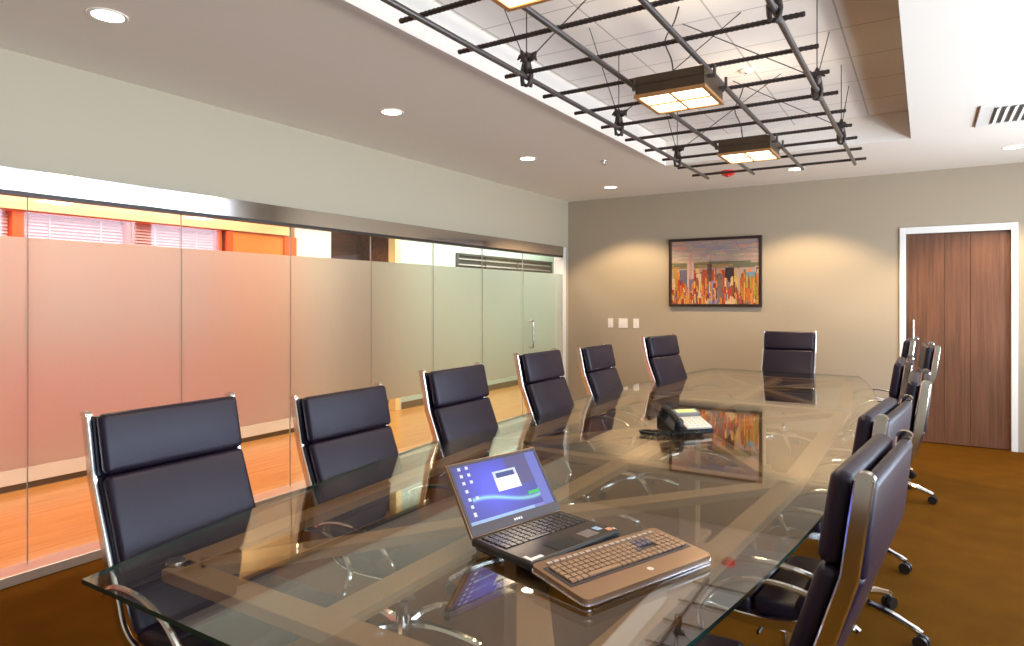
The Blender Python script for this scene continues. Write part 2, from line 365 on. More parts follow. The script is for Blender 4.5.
# louvred dark window on the green wall
bm = B(); box(bm, XO, 7.80, 1.70, XO+.03, 10.72, 1.74); box(bm, XO, 7.80, 2.10, XO+.03, 10.72, 2.13); box(bm, XO, 7.80, 1.74, XO+.03, 7.84, 2.10); box(bm, XO, 10.68, 1.74, XO+.03, 10.72, 2.10)
for y in (8.55, 9.5): box(bm, XO, y, 1.74, XO+.02, y+.02, 2.10)
o = struct('window_31', bm, mat('dark_grey_metal', (.10, .095, .085), .4, .5), 'dark louvred window high on the green corridor wall', 'window')
bm = B()
for k in range(4):
    box(bm, -.035, 7.84, -.001, .012, 10.68, .001, mx=Matrix.Translation((XO+.014, 0, 1.79+.085*k)) @ Matrix.Rotation(.9, 4, 'Y'))
link('louvres', bm, mat('grey_louvre', (.26, .25, .22), .45, .4), o)
bm = B(); box(bm, XO, 7.84, 1.74, XO+.004, 10.68, 2.10); link('backing', bm, mat('dark_backing', (.03, .028, .025), .5), o)

# ------------------------------------------------------------ ceiling fittings
M_LAMP = emis('lamp_glow', (1, .90, .74), 9)
dl = [(-3.155, 1.58, 'nearest the camera on the left ceiling strip'), (-3.122, 3.43, 'second from the camera on the left ceiling strip'), (-3.10, 5.23, 'third from the camera on the left ceiling strip'),
      (-3.085, 7.08, 'by the taupe wall above the light switches'), (-1.09, 7.06, 'right behind the far end of the hanging grid'), (.63, 7.02, 'above the wood door beside the air vent')]
pr = None
for i, (x, y, t) in enumerate(dl):
    if pr is None:
        pr = empty('downlight', (x, y, ZC))
        bm = B(); n = 32
        for k in range(n):
            a0, a1 = 2*PI*k/n, 2*PI*(k+1)/n
            def q(r, z, a): return bm.verts.new((r*math.cos(a), r*math.sin(a), z))
            bm.faces.new((q(.083, -.001, a0), q(.083, -.001, a1), q(.079, -.006, a1), q(.079, -.006, a0)))
            bm.faces.new((q(.079, -.006, a0), q(.079, -.006, a1), q(.066, -.004, a1), q(.066, -.004, a0)))
        bmesh.ops.remove_doubles(bm, verts=bm.verts[:], dist=1e-5)
        link('trim_ring', bm, M_WHITE, pr, True)
        bm = B(); lathe(bm, [(.067, -.0035), (.067, -.001)]); link('lens', bm, M_LAMP, pr)
        o = pr
    else: o = copy_tree(pr); o.location = (x, y, ZC)
    tag(o, 'round recessed ceiling downlight '+t, 'downlight', 'recessed downlights in the white ceiling')
    spot('downlight_beam', (x, y, ZC-.03), (40 if y < 7 else 105), WARM, 105 if y < 7 else 116, .6 if y < 7 else .35, .05)

# red alarm sounder, sprinkler, tile diffuser
r = empty('smoke_alarm', (-1.69, 6.81, ZC), 0, 'small red alarm fitting on the ceiling past the hanging grid', 'alarm')
bm = B(); lathe(bm, [(.066, 0), (.070, -.012), (.064, -.034), (.040, -.048)]); link('housing', bm, mat('red_plastic', (.85, .02, .02), .35), r, True)
bm = B(); lathe(bm, [(.022, -.048), (.02, -.058), (.008, -.062)], n=16); link('strobe', bm, mat('red_lens', (.55, .05, .04), .2), r, True)
r = empty('sprinkler', (-2.55, 5.70, ZC), 0, 'small chrome sprinkler head on the ceiling left of the tray', 'sprinkler')
bm = B(); lathe(bm, [(.035, 0), (.034, -.004), (.012, -.006), (.008, -.03)], n=16); link('escutcheon', bm, M_STEEL, r, True)
bm = B(); lathe(bm, [(.018, -.030), (.018, -.033)], n=16); link('deflector', bm, M_STEEL, r)
r = empty('smoke_detector', (-1.01, 4.55, ZT), 0, 'white round detector on the tiled tray ceiling', 'smoke detector')
bm = B(); lathe(bm, [(.05, 0), (.05, -.006), (.04, -.016), (.02, -.020)]); link('housing', bm, M_WHITE, r, True)
bm = B(); lathe(bm, [(.012, -.020), (.010, -.024)], n=12); link('indicator', bm, M_STEEL, r, True)

# air vent
r = empty('air_vent', (.61, 5.72, ZC), 0, 'square white ceiling air vent at the right edge of the photo', 'air vent')
bm = B()
for a in ((-.30, -.31, -.22, .31), (.22, -.31, .30, .31), (-.22, -.31, .22, -.24), (-.22, .24, .22, .31)): box(bm, a[0], a[1], -.008, a[2], a[3], 0, bev=.002)
link('frame', bm, M_WHITE, r)
bm = B()
for k in range(9): box(bm, -.014, -.24, -.001, .014, .24, .001, mx=Matrix.Translation((-.19+.0475*k, 0, -.012)) @ Matrix.Rotation(-.6, 4, 'Y'))
for o_ in (link('slat', bm, M_WHITE, r),): o_['kind'] = 'stuff'
bm = B(); box(bm, -.22, -.24, -.002, .22, .24, 0); link('duct', bm, mat('dark_duct', (.34, .35, .38), .6), r)
bm = B(); box(bm, -.302, -.31, -.012, -.296, .31, 0); link('gasket', bm, mat('brown_edge', (.30, .19, .16), .6), r)  # brown strip along the left side of the vent

# ------------------------------------------------------------ hanging iron grid with lanterns
ZG = 2.51
PX = (-1.60, -1.22, -.842, -.465)
g = empty('hanging_grid', (-1.05, 3.2, ZG), 0, 'dark iron grid of rebar and pipes hung under the recessed ceiling', 'ceiling grid')
for x in PX:
    bm = B(); tube(bm, [(x+1.05, -2.45, -.012), (x+1.05, 2.57, -.012)], .0125, 12); link('pipe', bm, M_PIPE, g, True)
ys = [.45, .82, 1.19, 1.56, 1.935, 2.312, 2.688, 3.06, 3.43, 3.80, 4.19, 4.56, 4.93, 5.305, 5.70]
for y in ys:
    bm = B(); pts = []; nn = 134
    for k in range(nn+1): pts.append((-.667+1.334*k/nn, y-3.2, .010))
    rr = [.0115 if k % 2 else .0092 for k in range(nn+1)]
    tube(bm, pts, rr, 8); link('rebar', bm, M_REBAR, g, True)
def hanger(x, y, sgn, cross, back, label):
    r = empty('wire_hanger', (x, y, ZG), 0, label, 'hanger', 'clamp hangers on the outer pipes of the grid')
    bm = B()
    a = [(.021*math.cos(t), .0, -.016+.036*math.sin(t)) for t in [2*PI*k/20 for k in range(21)]]
    tube(bm, [(p[0], p[1]+.0, p[2]) for p in a], .008, 8, cap=False)
    tube(bm, [(.010, .022, -.055), (.019, .016, 0), (.012, .006, .05)], .009, 8); tube(bm, [(-.010, -.02, -.055), (-.019, -.014, 0), (-.012, -.006, .05)], .009, 8)
    tube(bm, [(0, 0, .02), (0, .002, .035), (0, 0, .06), (0, 0, .085), (0, 0, .10)], [.010, .020, .022, .017, .008], 10)
    link('clamp', bm, M_REBAR, r, True)
    for tgt in ((x, y, ZT), cross, back):
        v = Vector(tgt)-Vector((x, y, ZG)); d = v.normalized(); s = Vector((0, 0, .075))+Vector((d.x, d.y, 0))*.04
        bm = B(); tube(bm, [s, v], .0028, 6); wr = link('wire', bm, M_REBAR, r)
        bm = B(); c0 = s+Vector((d.x, d.y, .3)).normalized()*.015
        side = Vector((-d.y, d.x, 0)); side = side.normalized() if side.length > .01 else Vector((1, 0, 0))
        tube(bm, [s-d*.035, s-d*.01, s+d*.012, s+d*.035], [.006, .017, .015, .004], 8)
        for q in (-1, 1): tube(bm, [s, s+side*.018*q+Vector((0, 0, .006)), s+side*.034*q-Vector((0, 0, .008))], [.008, .011, .003], 7)
        link('wire_grip', bm, M_REBAR, wr, True)
hy = [1.56, 2.69, 3.80, 4.93]
nm = ['nearest the camera', 'second from the camera', 'third from the camera', 'farthest from the camera']
for i, y in enumerate(hy):
    hanger(-1.60, y, -1, (-.83, y-.18, ZT), (-1.60, y-.42, ZT), 'iron clamp with wires on the left pipe of the hanging grid, '+nm[i])
    y -= .15; hanger(-.465, y, 1, (-1.14, y-.05, ZT), (-.465, y+.50, ZT), 'iron clamp with wires on the right pipe of the hanging grid, '+nm[i])
M_PANE = emis('lantern_pane', (1, .80, .50), 5.5)
M_FRAMEWOOD = mat('honey_bronze_frame', (.42, .20, .07), .4, .3)
pr = None
for i, (y, t) in enumerate(((1.66, 'cut by the top edge of the photo'), (3.08, 'middle one, over the centre of the table'), (4.54, 'farthest one, near the red alarm'))):
    if pr is None:
        pr = empty('lantern', (-.988, y, 2.385)); W, D, Hh = .160, .158, .098
        bm = B(); t_ = .006
        box(bm, -W, -D, .012, W, -D+t_, Hh); box(bm, -W, D-t_, .012, W, D, Hh); box(bm, -W, -D+t_, .012, -W+t_, D-t_, Hh); box(bm, W-t_, -D+t_, .012, W, D-t_, Hh)
        box(bm, -W-.004, -D-.004, .060, W+.004, -D, .066); box(bm, -W-.004, D, .060, W+.004, D+.004, .066)
        link('housing', bm, M_BRONZE, pr)
        bm = B()
        for a in ((-W-.006, -D-.006, W+.006, -D+.012), (-W-.006, D-.012, W+.006, D+.006), (-W-.006, -D+.012, -W+.012, D-.012), (W-.012, -D+.012, W+.006, D-.012), (-.005, -D+.012, .005, D-.012), (-W+.012, -.005, -.005, .005), (.005, -.005, W-.012, .005)):
            box(bm, a[0], a[1], 0, a[2], a[3], .014)
        link('pane_frame', bm, M_FRAMEWOOD, pr)
        for sx in (-1, 1):
            for sy in (-1, 1):
                bm = B(); x0, x1 = sorted((.005*sx, (W-.012)*sx)); y0, y1 = sorted((.005*sy, (D-.012)*sy)); box(bm, x0, y0, .006, x1, y1, .010); link('pane', bm, M_PANE, pr)
        for sx in (-1, 1):
            for sy in (-1, 1):
                bm = B(); tube(bm, [(sx*(W+.030), sy*.10, .06), (sx*(W+.030), sy*.10, .110)], .007, 8); box(bm, min(sx*W, sx*(W+.036)), sy*.10-.008, .055, max(sx*W, sx*(W+.036)), sy*.10+.008, .07)
                link('bracket', bm, M_PIPE, pr)
        bm = B(); tube(bm, catmull([(-.06, .10, Hh-.03), (-.09, .16, .25), (-.14, .20, .38), (-.12, .28, .50), (-.10, .30, ZT-2.385)], 6), .004, 6); link('power_cord', bm, M_BLACK, pr, True)
        o = pr
    else: o = copy_tree(pr); o.location = (-.988, y, 2.385)
    tag(o, 'bronze lantern with four glowing panes, '+t, 'pendant light', 'lanterns in the hanging grid')
    l = bpy.data.lights.new('lantern_glow', 'AREA'); l.shape = 'RECTANGLE'; l.size = .3; l.size_y = .36; l.energy = 8; l.color = (1, .78, .5)
    lo = bpy.data.objects.new('lantern_glow', l); lo.location = (-.988, y, 2.380); C.objects.link(lo); l.size = .27; l.size_y = .27
    l2 = l.copy(); l2.energy = 1.1; lo2 = bpy.data.objects.new('lantern_uplight', l2); lo2.location = (-.988, y, 2.43); lo2.rotation_euler = (PI, 0, 0); C.objects.link(lo2)

# ------------------------------------------------------------ wall things
def painting():
    r = empty('framed_painting', (-2.107, YB, 1.36), 0, 'framed painting of an orange city skyline on the taupe wall', 'painting')
    W, H = .54, .812
    bm = B(); f = .032
    box(bm, -W, -.035, 0, W, -.002, f, bev=.004); box(bm, -W, -.035, H-f, W, -.002, H, bev=.004)
    box(bm, -W, -.035, f, -W+f, -.002, H-f, bev=.004); box(bm, W-f, -.035, f, W, -.002, H-f, bev=.004)
    link('frame', bm, mat('black_brown_frame', (.025, .012, .008), .35), r)
    NX, NZ = 132, 96; rnd = random.Random(3)
    def lin(c): return tuple((v/255)**2.2 for v in c)
    img = [[None]*NX for _ in range(NZ)]
    sky = [(205, 180, 160), (214, 190, 158), (188, 162, 150), (192, 170, 150), (220, 174, 148), (196, 172, 138)]
    for j in range(NZ):
        for i in range(NX): img[j][i] = (190, 168, 155)
    def rect(x0, x1, y0, y1, c, jit=14):
        for j in range(max(0, int(y0*NZ)), min(NZ, int(y1*NZ))):
            for i in range(max(0, int(x0*NX)), min(NX, int(x1*NX))):
                d = rnd.randint(-jit, jit); img[j][i] = tuple(max(0, min(255, v+d)) for v in c)
    for k in range(260):   # broad sky strokes
        x, y = rnd.random()-.1, .58+rnd.random()*.42; rect(x, x+.08+rnd.random()*.2, y, y+.02+rnd.random()*.02, rnd.choice(sky if y < .84 else sky[2:5]+[(172, 158, 166), (225, 160, 130)]), 8)
    for k in range(60):
        x = rnd.random()-.1; rect(x, x+.25, .56+rnd.random()*.08, .58+rnd.random()*.09, rnd.choice([(150, 125, 70), (130, 115, 85), (175, 140, 80), (120, 120, 90)]), 10)
    warm = [(226, 120, 30), (240, 160, 50), (205, 70, 25), (235, 185, 90), (180, 50, 25), (245, 140, 40), (150, 90, 50), (120, 70, 55), (235, 200, 150), (130, 120, 140)]
    for k in range(200):
        x = rnd.random(); h = .25+rnd.random()*.32; rect(x, x+.012+rnd.random()*.03, 0, h, rnd.choice(warm), 16)
    T = [(.02, .08, .58, (205, 150, 50)), (.10, .19, .55, (120, 110, 125)), (.19, .27, .68, (225, 190, 175)), (.21, .25, .80, (215, 160, 140)), (.30, .36, .48, (235, 195, 150)),
         (.37, .50, .55, (190, 80, 40)), (.43, .48, .63, (110, 80, 70)), (.455, .465, .70, (80, 60, 60)), (.54, .60, .48, (130, 110, 100)), (.63, .73, .57, (60, 42, 45)), (.74, .80, .56, (200, 170, 130)), (.86, .98, .49, (120, 160, 180))]
    for a, b, h, c in T: rect(a, b, .1, h, c, 14)
    rect(.44, .54, .0, .36, (150, 150, 190), 18); rect(.65, .70, 0, .33, (240, 215, 180)); rect(.63, .72, 0, .22, (245, 205, 150))
    for k in range(190):
        x = rnd.random(); y = rnd.random()*.28; rect(x, x+.008+rnd.random()*.02, y, y+.05+rnd.random()*.14, rnd.choice(warm), 20)
    for k in range(60):
        x = .8+rnd.random()*.18; y = rnd.random()*.3; rect(x, x+.015, y, y+.2, rnd.choice([(190, 170, 50), (220, 120, 30), (240, 170, 60), (170, 90, 50)]), 20)
    bm = B(); cl = bm.loops.layers.color.new('paint'); x0, x1, z0, z1 = -W+f, W-f, f, H-f
    vv = [[bm.verts.new((x0+(x1-x0)*i/NX, -.020, z0+(z1-z0)*j/NZ)) for i in range(NX+1)] for j in range(NZ+1)]
    for j in range(NZ):
        for i in range(NX):
            fc = bm.faces.new((vv[j][i], vv[j][i+1], vv[j+1][i+1], vv[j+1][i])); m = sum(img[j][i])/3; c = (*[.80*(m+(v-m)*k_)/255 for v, k_ in zip(img[j][i], (1, 1, .85))], 1)
            for lp in fc.loops: lp[cl] = c
    box(bm, x0, -.019, z0, x1, -.004, z1)
    for fc in bm.faces[-6:]:
        for lp in fc.loops: lp[cl] = (.6, .5, .4, 1)
    link('canvas', bm, attr_mat('oil_paint', .45), r)
painting()

M_PLATE = mat('ivory_plastic', (.86, .80, .74), .4)
for k, (xc, hw, n, t) in enumerate(((-3.421, .036, 1, 'left of the three wall plates'), (-3.25, .062, 2, 'wide middle one of the three wall plates'), (-3.077, .038, 1, 'right of the three wall plates'))):
    r = empty('light_switch', (xc, YB, 1.143), 0, 'white light switch plate on the taupe wall, '+t, 'light switch', 'wall plates left of the painting')
    bm = B(); box(bm, -hw, -.006, -.06, hw, 0, .06, bev=.003); link('plate', bm, M_PLATE, r)
    for q in range(n):
        cx = (q-(n-1)/2)*.046; bm = B(); box(bm, cx-.016, -.010, -.033, cx+.016, -.005, .033, bev=.002); link('rocker', bm, M_PLATE, r)

# ------------------------------------------------------------ glass conference table
TC, TY, HL = -1.17, 3.83, 2.98
def tw(y): return .935-.28*(abs(y-TY)/HL)**2.4
tb = empty('conference_table', (TC, TY, 0), 0, 'long boat-shaped glass conference table on a tan beam frame', 'table')
J = [TY-HL, 2.83, 4.83, TY+HL]
for k in range(3):
    y0, y1 = J[k]+(.002 if k else 0), J[k+1]-(.002 if k < 2 else 0)
    ysm = [y0+(y1-y0)*i/10 for i in range(11)]
    pts = [(tw(y), y-TY) for y in ysm]+[(-tw(y), y-TY) for y in ysm[::-1]]
    bm = B(); prism(bm, pts, .728, .740, 0, 1); sl = (.0042, .0062, .0062)[k]; ym = (y0+y1)/2-TY
    for f in bm.faces:
        f.normal_update(); cy = f.calc_center_median().y+TY
        if abs(f.normal.y) > .9 and min(abs(cy-J[1]), abs(cy-J[2])) < .01: f.material_index = 0
    for v in bm.verts: v.co.z += (v.co.y-ym)*sl      # the panes do not lie perfectly level
    link('glass_top', bm, [GLASS, EDGE], tb)
def beam(p, q, w_=.082, z0=.684, z1=.716, name='frame_beam'):
    p, q = Vector(p), Vector(q); d = (q-p); L = d.length; a = math.atan2(d.y, d.x)
    bm = B(); box(bm, 0, -w_/2, z0, L, w_/2, z1, bev=.003); bmesh.ops.transform(bm, matrix=Matrix.Translation((p.x, p.y, 0)) @ Matrix.Rotation(a, 4, 'Z'), verts=bm.verts[:])
    return link(name, bm, M_BEAM, tb)
disc = None
def standoff(x, y):
    bm = B(); lathe(bm, [(.026, .716), (.026, .728)], x, y, 20); link('standoff', bm, M_STEEL, tb, True)
ynode = [(J[0]+.21, J[1]+.0), (J[1], J[2]), (J[2], J[3]-.21)]
hw_ = {0: (.59, .71), 1: (.71, .71), 2: (.71, .59)}
for k, (a, b) in enumerate(ynode):
    a -= TY; b -= TY; wa, wb = hw_[k]; m_ = (a+b)/2; wm = (wa+wb)/2
    for s in (-1, 1):
        beam((s*wa, a), (s*wb, b)); beam((s*(wa-.05), a+.04), (s*.05, m_-.05)); beam((s*(wb-.05), b-.04), (s*.05, m_+.05))
        standoff(s*wa, a)
    beam((-wa, a), (wa, a)); beam((0, a+.04), (0, b-.04))
    # bronze pedestal under each module
    bm = B(); box(bm, -.05, m_-.05, .03, .05, m_+.05, .684, bev=.006)
    link('leg', bm, M_BEAM, tb)
    bm = B(); box(bm, -.28, m_-.05, 0, .28, m_+.05, .03, bev=.006); box(bm, -.05, m_-.28, 0, .05, m_-.051, .03, bev=.006); box(bm, -.05, m_+.051, 0, .05, m_+.28, .03, bev=.006)
    link('foot', bm, M_BEAM, tb)
b = ynode[2][1]-TY; beam((-.59, b), (.59, b)); standoff(-.59, b); standoff(.59, b)

# ------------------------------------------------------------ chairs
V2 = lambda x, z: Vector((x, z))
def pad(bm, p0, p1, th, y0, y1, bev, off=0):
    """cushion lying on the line p0->p1 of the side view, offset forward"""
    d = (p1-p0); L = d.length; d.normalize(); n = Vector((d.y, -d.x))   # forward of an upright back
    mx = Matrix(((d.x, 0, n.x, p0.x+n.x*off), (0, 1, 0, 0), (d.y, 0, n.y, p0.y+n.y*off), (0, 0, 0, 1)))
    vs = box(bm, 0, y0, 0, L, y1, th, bev=bev, seg=4, mx=None)
    for v in vs:
        u = min(1, max(0, v.co.x/L)); t = min(1, max(0, (v.co.y-y0)/(y1-y0)))
        if v.co.z > th*.6: v.co.z += .010*math.sin(PI*u)*math.sin(PI*t)
        v.co = mx @ v.co
def make_chair():
    r = empty('office_chair', (0, 0, 0))
    T, K, S = V2(-.37, 1.085), V2(-.333, .905), V2(-.235, .66)
    rail = [T+V2(-.002, .008), T, V2(-.352, 1.0), K, V2(-.284, .78), S, V2(-.195, .575), V2(-.165, .505), V2(-.11, .462), V2(-.02, .448), V2(.10, .452), V2(.19, .462), V2(.235, .455), V2(.262, .425)]
    path = [V2(p.x, p.y) for p in rail[:4]]+[Vector((p.x, p.y)) for p in catmull([Vector((q.x, q.y, 0)) for q in rail[3:]], 4)][1:]
    for s in (-1, 1):
        bm = B(); y0, y1 = sorted((s*.238, s*.254)); band(bm, path, y0, y1, .034)
        # rounded cap of the rail
        a = 8
        cap = [T+V2(-.002, .008)+V2(.018*math.cos(t)*1.0, .014*math.sin(t)) for t in [PI*k/a for k in range(a+1)]]
        v0 = [bm.verts.new((c_.x, y0-.002, c_.y)) for c_ in cap]; v1 = [bm.verts.new((c_.x, y1+.002, c_.y)) for c_ in cap]
        bm.faces.new(v0); bm.faces.new(v1)
        for k in range(a+1): bm.faces.new((v0[k], v0[(k+1) % (a+1)], v1[(k+1) % (a+1)], v1[k]))
        link('side_frame', bm, M_CHROME, r, True)
        # arm loop
        bm = B(); ap = catmull([(s*1, -.235, .585), (s*1, -.17, .625), (s*1, -.07, .652), (s*1, .05, .652), (s*1, .14, .62), (s*1, .195, .56), (s*1, .20, .52), (s*1, .185, .462)], 5)
        ring = [Vector((p.y, s*(.262+.040*math.sin(PI*i/(len(ap)-1))), p.z)) for i, p in enumerate(ap)]
        tube(bm, ring, .0095, 8); link('armrest', bm, M_CHROME, r, True)
    bm = B(); pad(bm, K+V2(-.008, -.004), T+V2(-.004, .004), .030, -.237, .237, .012, -.018); pad(bm, V2(-.205, .60), K+V2(-.008, .004), .030, -.237, .237, .012, -.018)
    link('back_shell', bm, M_LEATHER, r, True)
    bm = B(); pad(bm, K+V2(.004, .006), T+V2(0, .006), .046, -.235, .235, .020, .016); link('upper_back_cushion', bm, M_LEATHER, r, True)
    bm = B(); pad(bm, V2(-.225, .625), K+V2(0, -.004), .046, -.235, .235, .020, .016); link('lower_back_cushion', bm, M_LEATHER, r, True)
    bm = B(); pad(bm, V2(-.135, .475), V2(-.205, .60), .045, -.240, .240, .018, .012)
    link('lumbar_cushion', bm, M_LEATHER, r, True)
    bm = B()
    for a, b_ in ((-.135, .04), (.045, .255)): box(bm, a, -.228, .452, b_, .228, .512, bev=.020, seg=4)
    link('seat', bm, M_LEATHER, r, True)
    bm = B(); box(bm, -.09, -.09, .385, .12, .09, .450, bev=.012); tube(bm, [(.02, .05, .415), (.02, .20, .415), (.02, .25, .410)], .006, 6); box(bm, -.01, -.232, .425, .03, .232, .445, bev=.004)
    link('tilt_mechanism', bm, M_BLACK, r)
    bm = B(); lathe(bm, [(.030, .075), (.032, .10), (.030, .20), (.027, .215), (.016, .22), (.016, .39)], n=20); link('gas_column', bm, M_CHROME, r, True)
    for k in range(5):
        a = 2*PI*k/5+.35; c_, s_ = math.cos(a), math.sin(a)
        bm = B(); prof = [(.02, .115), (.10, .120), (.20, .105), (.29, .078), (.325, .066)]
        pts = [(c_*q, s_*q, z) for q, z in prof]; tube(bm, catmull(pts, 3), [.022]*4+[.018]*4+[.015]*3+[.012]*2, 8)
        lg = link('base_leg', bm, M_CHROME, r, True)
        bm = B(); cx, cy = c_*.32, s_*.32
        for q in (-1, 1):
            ox, oy = -s_*q*.013, c_*q*.013
            tube(bm, [(cx+ox-s_*q*-.008, cy+oy+c_*q*-.008, .028), (cx+ox+-s_*q*.009, cy+oy+c_*q*.009, .028)], .028, 16)
        tube(bm, [(cx, cy, .03), (cx, cy, .062)], .008, 8)
        link('caster', bm, M_BLACK, lg, True)
    return r
proto = make_chair()
UP = ('side_frame', 'armrest', 'back_shell', 'upper_back', 'lower_back', 'lumbar', 'seat', 'tilt')
def place(o, x, y, rz, dz, label, lean=0):
    o.location = (x, y, 0); o.rotation_euler = (0, 0, rz)
    for ch in o.children:
        if ch.name.startswith(UP):
            pv = Vector((0, 0, .43)); m_ = Matrix.Rotation(lean, 3, 'Y'); ch.location = pv-m_ @ pv+Vector((0, 0, dz)); ch.rotation_euler = (0, lean, 0)
        elif ch.name.startswith('gas'): ch.location.z = 0
    tag(o, label, 'chair', 'dark leather office chairs around the glass table')
lab = 'dark leather chair with chrome frame on the partition side, '
R = math.radians
CH = [(-1.80, 1.27, 0, .0, lab+'nearest the camera'), (-1.815, 2.065, 0, -.05, lab+'second from the camera'), (-1.81, 2.87, 0, -.02, lab+'third from the camera'),
      (-1.805, 3.78, 0, .005, lab+'fourth from the camera'), (-1.82, 4.69, 0, -.01, lab+'fifth from the camera'), (-1.70, 5.72, R(-12), .02, lab+'farthest, left of the painting'),
      (-1.175, 6.85, R(-90), .02, 'dark leather office chair facing the camera at the far end of the glass table'),
      ]
rl = 'dark leather chair with chrome frame on the wood door side, '
CR = [(-.392, 1.66, R(174), .0, rl+'nearest the camera'), (-.403, 2.42, R(174), -.008, rl+'second from the camera'), (-.323, 3.31, R(180), .0, rl+'third from the camera'),
      (-.398, 4.16, R(180), .0, rl+'fourth from the camera'), (-.27, 5.62, R(184), .0, rl+'outermost against the brown door'), (-.40, 6.35, R(178), .0, rl+'farthest from the camera')]
for i, a in enumerate(CH+CR):
    o = proto if i == 0 else copy_tree(proto)
    place(o, *a, lean=R(4) if i > 6 else 0)

# ------------------------------------------------------------ laptop
def laptop():
    ang = math.atan2(.35, .094)
    r = empty('laptop', (-.925, 1.672, .740), ang, 'open black laptop with a glowing blue desktop screen on the glass table', 'laptop')
    # local: +x = to the right along the width, -y = towards the user
    W, D = .185, .122
    M_DECK = mat('brown_black_deck', (.055, .040, .034), .25, .3)
    bm = B(); box(bm, -W, -D, .010, W, D, .032, bev=.007, seg=3); 
    box(bm, -W+.01, D-.10, 0, W-.01, D-.01, .012, bev=.003); box(bm, -W+.02, -D+.02, 0, -W+.04, -D+.04, .011); box(bm, W-.04, -D+.02, 0, W-.02, -D+.04, .011)
    link('base', bm, M_BLACK, r, True)
    bm = B(); box(bm, -W+.006, -D+.006, .0315, W-.006, D-.006, .0335, bev=.0008); link('deck', bm, M_DECK, r)
    bm = B(); box(bm, -.07, -D+.012, .0335, .025, -D+.070, .0345); link('touchpad', bm, M_BLACK, r)
    bm = B(); box(bm, .060, -D+.022, .0335, .115, -D+.066, .0342); link('sticker', bm, mat('grey_sticker', (.20, .16, .15), .3), r)
    bm = B(); box(bm, .128, -D+.040, .0335, .150, -D+.066, .0342); link('sticker', bm, mat('blue_sticker', (.35, .50, .75), .3), r)
    bm = B(); box(bm, .152, -D+.016, .0335, .172, -D+.036, .0342); link('sticker', bm, mat('orange_sticker', (.75, .32, .16), .3), r)
    bm = B(); box(bm, -W+.012, -D+.012, .0335, -W+.060, -D+.026, .0342); box(bm, -W+.012, -D+.026, .0335, -W+.024, -D+.045, .0342); link('sticker', bm, mat('white_sticker', (.85, .83, .80), .4), r)
    kb = None; cols, rows = 15, 6; px = .0222; M_KEY = mat('laptop_key', (.05, .042, .038), .22)
    for j in range(rows):
        for i in range(cols):
            x = -.155+px*i; y = D-.030-.0178*j
            if j == 5 and 4 <= i <= 7: continue
            if kb is None:
                bm = B(); box(bm, -.0092, -.0072, 0, .0092, .0072, .0035, bev=.001); kb = link('key', bm, M_KEY, r); o = kb
            else: o = kb.copy(); C.objects.link(o)
            o.location = (x, y, .0335)
    bm = B(); box(bm, -.155+px*4-.0092, D-.030-.0178*5-.0072, .0335, -.155+px*7+.0092, D-.030-.0178*5+.0072, .037, bev=.001); link('space_bar', bm, M_KEY, r)
    # lid, tilted back
    th = R(34); H = .224
    mx = Matrix.Translation((0, D-.004, .030)) @ Matrix.Rotation(-th, 4, 'X')
    bm = B(); box(bm, -W, -.004, 0, W, .008, H, bev=.004, seg=3); bmesh.ops.transform(bm, matrix=mx, verts=bm.verts[:])
    lid = link('lid', bm, mat('bronze_laptop_lid', (.30, .17, .09), .3, .5), r, True)
    bm = B()
    for a in ((-W+.004, .004, W-.004, .034), (-W+.004, H-.014, W-.004, H-.004), (-W+.004, .034, -W+.014, H-.014), (W-.014, .034, W-.004, H-.014)): box(bm, a[0], -.0065, a[1], a[2], -.0038, a[3], bev=.001)
    bmesh.ops.transform(bm, matrix=mx, verts=bm.verts[:]); link('bezel', bm, mat('bezel', (.06, .045, .05), .3), lid)
    bm = B()
    for k in range(4): box(bm, -.016+.009*k, -.0072, .014, -.010+.009*k, -.0064, .021)
    bmesh.ops.transform(bm, matrix=mx, verts=bm.verts[:]); link('maker_mark', bm, M_STEEL, lid)
    NX, NZ = 96, 56; x0, x1, z0, z1 = -W+.014, W-.014, .034, H-.014
    bm = B(); cl = bm.loops.layers.color.new('paint')
    vv = [[bm.verts.new(mx @ Vector((x0+(x1-x0)*i/NX, -.0045, z0+(z1-z0)*j/NZ))) for i in range(NX+1)] for j in range(NZ+1)]
    for j in range(NZ):
        for i in range(NX):
            u, v = (i+.5)/NX, (j+.5)/NZ
            g1 = math.exp(-((u-.38)**2/.09+(v-.55)**2/.25)); c = [70+25*g1, 68+30*g1, 150+90*g1]
            if u > .60 and v > .45+(.1*(u-.6)): c = [84, 76, 128]
            wv = .30+.10*math.sin((u-.1)*5.2+1.2)
            d = abs(v-wv)
            if u > .1: e = math.exp(-(d/.035)**2); c = [c[0]+60*e, c[1]+120*e, c[2]+40*e]
            if u > .74 and abs(v-.27-(u-.74)*.1) < .03: c = [50, 190, 90]
            if v < .055: c = [150, 180, 235] if u < .75 else [120, 120, 190]
            if u > .88: c = [100, 105, 185]
            if u < .10: c = [c[0]*.9+10, c[1]*.9+10, c[2]*.8+20]
            for (iu, iv) in [(.06, .95), (.06, .83), (.06, .70), (.06, .56), (.06, .42), (.06, .29), (.06, .16), (.14, .95), (.14, .83), (.14, .70), (.14, .42)]:
                if abs(u-iu-.02) < .017 and abs(v-iv) < .028: c = [215, 220, 250]
            if .42 < u < .70 and .42 < v < .78:
                c = [250, 250, 252]
                if v > .66: c = [55, 70, 130] if .45 < u < .67 and v < .75 else [200, 205, 230]
            f = bm.faces.new((vv[j][i], vv[j][i+1], vv[j+1][i+1], vv[j+1][i]))
            for lp in f.loops: lp[cl] = (*[max(0, min(1, q/255)) for q in c], 1)
    link('screen', bm, attr_mat('lit_screen', .12, 1.0), lid)
laptop()

